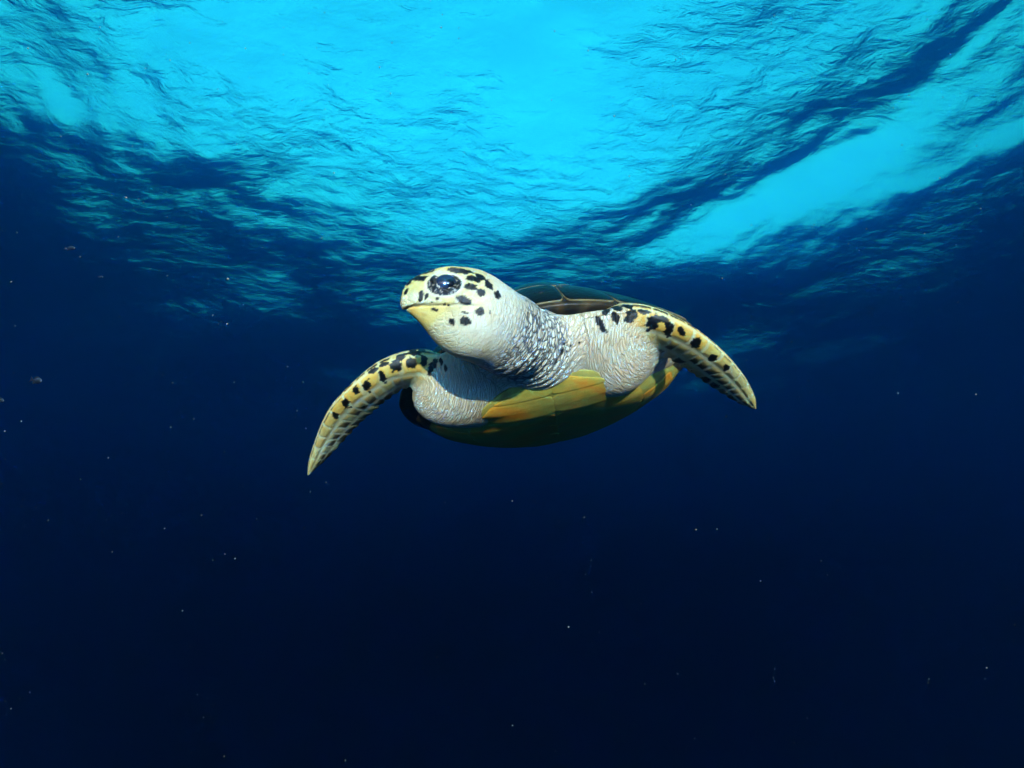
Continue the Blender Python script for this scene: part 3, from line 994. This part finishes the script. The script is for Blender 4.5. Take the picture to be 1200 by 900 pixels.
pl_.data.materials.append(m_shell)                          # dark rim plates wrap round the edge
pl_.data.materials.append(m_seam)                           # pale translucent front lip
pl_.data.polygons.foreach_set('material_index', np.array(mi2, dtype=np.int32))
pl_['label'] = 'amber and olive belly shell of paired plates'
pa = [0.321, 0.280, 0.200, 0.085, -0.055, -0.180, -0.290]
pw = [0.018, 0.108, 0.160, 0.185, 0.180, 0.140, 0.070]
for s in (1, -1):
    for i in range(6):
        n_in = [(pa[i], -0.0008), (pa[i + 1], -0.0008)]
        mid_ = ((pa[i] + pa[i + 1]) / 2, (pw[i] + pw[i + 1]) / 2 + 0.004)
        plate('scute', [(p[0], s * p[1]) for p in n_in + [(pa[i + 1], pw[i + 1]), mid_, (pa[i], pw[i])]], bowl_pt, m_belly, pl_, 0.0013, 0.0006, 0.996)
    for i in range(4):                                       # bridge plates between belly and rim
        a0, a1 = 0.125 - i * 0.08, 0.125 - (i + 1) * 0.08
        b0, b1 = np.interp([a0, a1], pa[::-1], pw[::-1])
        w0, w1 = 0.87 * np.interp([a0, a1], _fa, _fw)
        plate('scute', [(a0, s * (b0 + .004)), (a1, s * (b1 + .004)), (a1, s * w1), (a0, s * w0)], bowl_pt, m_belly, pl_, 0.0011, 0.0006, 0.992)

# ---- eyes: dark glossy ball with a pupil
def ball(name, c, ax, r, mat, parent, nu=24, nv=16):
    ph = np.linspace(0, math.pi, nv + 1)
    la = np.linspace(0, 2 * math.pi, nu, endpoint=False)
    pts = [np.array([math.sin(p) * math.cos(l), math.sin(p) * math.sin(l), math.cos(p)]) for p in ph for l in la]
    pts = np.array(pts) * r
    v = to_local(c + pts @ np.array(ax))
    f = [(i * nu + j, i * nu + (j + 1) % nu, (i + 1) * nu + (j + 1) % nu, (i + 1) * nu + j) for i in range(nv) for j in range(nu)]
    return mesh_obj(name, v, fix(v, f), mat, parent)
m_eye, n_, l_ = new_mat('eye_dark')
bs = n_['Principled BSDF']
bs.inputs['Roughness'].default_value = 0.08
bs.inputs['Specular IOR Level'].default_value = 0.6
tc = n_.new('ShaderNodeTexCoord'); nz = n_.new('ShaderNodeTexNoise'); nz.inputs['Scale'].default_value = 90
cr = n_.new('ShaderNodeValToRGB')
cr.color_ramp.elements[0].color = (.002, .003, .008, 1); cr.color_ramp.elements[1].color = (.012, .018, .042, 1)
l_.new(tc.outputs['Object'], nz.inputs['Vector']); l_.new(nz.outputs['Fac'], cr.inputs['Fac']); l_.new(cr.outputs['Color'], bs.inputs['Base Color'])
m_pupil, n_, l_ = new_mat('pupil_black')
n_['Principled BSDF'].inputs['Base Color'].default_value = (.002, .002, .004, 1)
n_['Principled BSDF'].inputs['Roughness'].default_value = 0.05
eu, ev, ew = [float(x[0]) for x in head_local(E0[None])]
for s in (1, -1):
    c = HN + HA * eu + HUP * ev + HS * s * (ew - 0.0085)
    e_ = ball('eye', c, (HA, HUP, HS), np.array([0.0170, 0.0150, 0.0125]), m_eye, turtle)
    ball('pupil', c + HS * s * 0.0062 + HA * 0.0012, (HA, HUP, HS), np.array([0.0090, 0.0086, 0.0070]), m_pupil, e_)

# ================================================================== small reef fish in the blue
m_fish, n_, l_ = new_mat('fish_lit_back')
bs = n_['Principled BSDF']; bs.inputs['Roughness'].default_value = 0.35
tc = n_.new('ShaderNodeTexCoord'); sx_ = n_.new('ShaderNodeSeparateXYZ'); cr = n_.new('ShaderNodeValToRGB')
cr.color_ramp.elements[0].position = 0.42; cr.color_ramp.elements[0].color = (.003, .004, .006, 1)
cr.color_ramp.elements[1].position = 0.80; cr.color_ramp.elements[1].color = (.028, .032, .04, 1)  # lit back put into the colour: paler towards the top
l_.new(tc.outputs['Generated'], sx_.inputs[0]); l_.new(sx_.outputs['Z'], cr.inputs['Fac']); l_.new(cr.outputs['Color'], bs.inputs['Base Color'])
m_fin, n_, l_ = new_mat('fish_fin')
n_['Principled BSDF'].inputs['Base Color'].default_value = (.006, .008, .012, 1)
m_feye, n_, l_ = new_mat('fish_eye')
n_['Principled BSDF'].inputs['Base Color'].default_value = (.01, .01, .012, 1)
n_['Principled BSDF'].inputs['Roughness'].default_value = 0.1

def fish(px, py, z, length, yaw, pitch_, label, fat=0.29):
    """nose along +x in its own frame"""
    e = bpy.data.objects.new('fish', None)
    scene.collection.objects.link(e)
    e.location = A2W @ at(px, py, z)
    e.rotation_euler = (0, pitch_, yaw)
    e['label'] = label; e['category'] = 'fish'; e['group'] = 'small fish far off in the open water'
    n, k = 22, 16
    xs = np.linspace(-0.42, 0.5, n)
    t = (xs + 0.42) / 0.92
    hh = fat / 2 * np.interp(t, [0, .1, .3, .55, .75, .9, .97, 1], [.20, .24, .55, 1, .97, .66, .36, .08])
    ww_ = hh * np.interp(t, [0, .3, .7, 1], [.22, .34, .46, .5])
    la = np.linspace(0, 2 * math.pi, k, endpoint=False)
    v = np.array([(x, w * math.cos(a), h * math.sin(a) + .015 * math.sin(3 * x)) for x, h, w in zip(xs, hh, ww_) for a in la]) * length
    f = [(i * k + j, i * k + (j + 1) % k, (i + 1) * k + (j + 1) % k, (i + 1) * k + j) for i in range(n - 1) for j in range(k)]
    f += [tuple(range(k))[::-1], tuple(range((n - 1) * k, n * k))]
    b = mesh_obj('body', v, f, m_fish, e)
    def fin(name, pts, th=0.006):
        pts = np.array(pts) * length
        m = len(pts)
        o = np.array([(0, th * length, 0)])
        vv = np.vstack([pts + o, pts - o])
        ff = [tuple(range(m)), tuple(range(m, 2 * m))[::-1]] + [(j, m + j, m + (j + 1) % m, (j + 1) % m) for j in range(m)]
        return mesh_obj(name, vv, ff, m_fin, e, smooth=False)
    q = fat / 2
    fin('tail_fin', [(-.38, 0, .2 * q), (-.52, 0, .75 * q), (-.62, 0, 1.05 * q), (-.56, 0, .4 * q), (-.53, 0, 0), (-.56, 0, -.4 * q), (-.62, 0, -1.05 * q), (-.52, 0, -.75 * q), (-.38, 0, -.2 * q)])
    fin('dorsal_fin', [(.22, 0, .9 * q), (.12, 0, 1.32 * q), (-.02, 0, 1.38 * q), (-.2, 0, 1.1 * q), (-.27, 0, .45 * q), (0, 0, .8 * q)])
    fin('anal_fin', [(-.02, 0, -.85 * q), (-.1, 0, -1.3 * q), (-.22, 0, -1.05 * q), (-.27, 0, -.45 * q), (-.1, 0, -.6 * q)])
    for s in (1, -1):
        yy = s * float(np.interp(.36, xs, ww_)) * .92
        bm = [(0.36 + .022 * math.sin(p) * math.cos(a), yy + .012 * math.cos(p) * s, .05 * fat + .022 * math.sin(p) * math.sin(a)) for p in np.linspace(0, math.pi, 7) for a in np.linspace(0, 2 * math.pi, 10, endpoint=False)]
        ff = [(i * 10 + j, i * 10 + (j + 1) % 10, (i + 1) * 10 + (j + 1) % 10, (i + 1) * 10 + j) for i in range(6) for j in range(10)]
        mesh_obj('eye', np.array(bm) * length, ff, m_feye, e)
    return e
fish(42.5, 446, 3.4, 0.155, math.radians(-22), math.radians(14), 'small dark fish with its lit back painted pale, biggest of the distant fish')
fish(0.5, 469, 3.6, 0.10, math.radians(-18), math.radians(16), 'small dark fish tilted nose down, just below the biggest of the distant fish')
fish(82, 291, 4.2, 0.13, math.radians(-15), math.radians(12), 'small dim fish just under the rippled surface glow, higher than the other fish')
fish(118, 324.5, 3.8, 0.075, math.radians(-20), math.radians(18), 'tiny slim fish with a painted-in lit back, smallest of the distant fish', 0.24)

# ================================================================== drifting specks in the water
m_snow, n_, l_ = new_mat('marine_snow')
n_['Principled BSDF'].inputs['Base Color'].default_value = (.13, .14, .13, 1)
n_['Principled BSDF'].inputs['Roughness'].default_value = 0.8
r_ = np.random.default_rng(23)
octa = np.array([(1, 0, 0), (-1, 0, 0), (0, 1, 0), (0, -1, 0), (0, 0, 1), (0, 0, -1)], float)
of = np.array([(0, 2, 4), (2, 1, 4), (1, 3, 4), (3, 0, 4), (2, 0, 5), (1, 2, 5), (3, 1, 5), (0, 3, 5)])
V, Fc = [], []
N_SNOW = 1500
for i in range(N_SNOW):
    z = 0.5 + 4.5 * r_.random() ** 0.8
    # denser towards one side of the water, as the current carries it
    x = (r_.random() ** 1.25 * 2.3 - 1.15) * z
    y = (r_.random() * 1.9 - 0.95) * z
    if abs(x - .06) < .5 and abs(y) < .3 and .5 < z < 1.7:
        continue
    rad = (0.0008 + 0.0022 * r_.random() ** 4) * (0.45 + 0.55 * z / 1.8)
    sc = rad * (0.6 + 0.9 * r_.random(3))
    rot = np.linalg.qr(r_.normal(size=(3, 3)))[0]
    Fc.append(of + 6 * len(V))
    V.append((octa * sc) @ rot + np.array([x, y, z]))
snow = mesh_obj('marine_snow', np.vstack(V) @ A2W.T, np.vstack(Fc), m_snow)
snow['kind'] = 'stuff'
snow['label'] = 'fine pale specks drifting in the dark water'
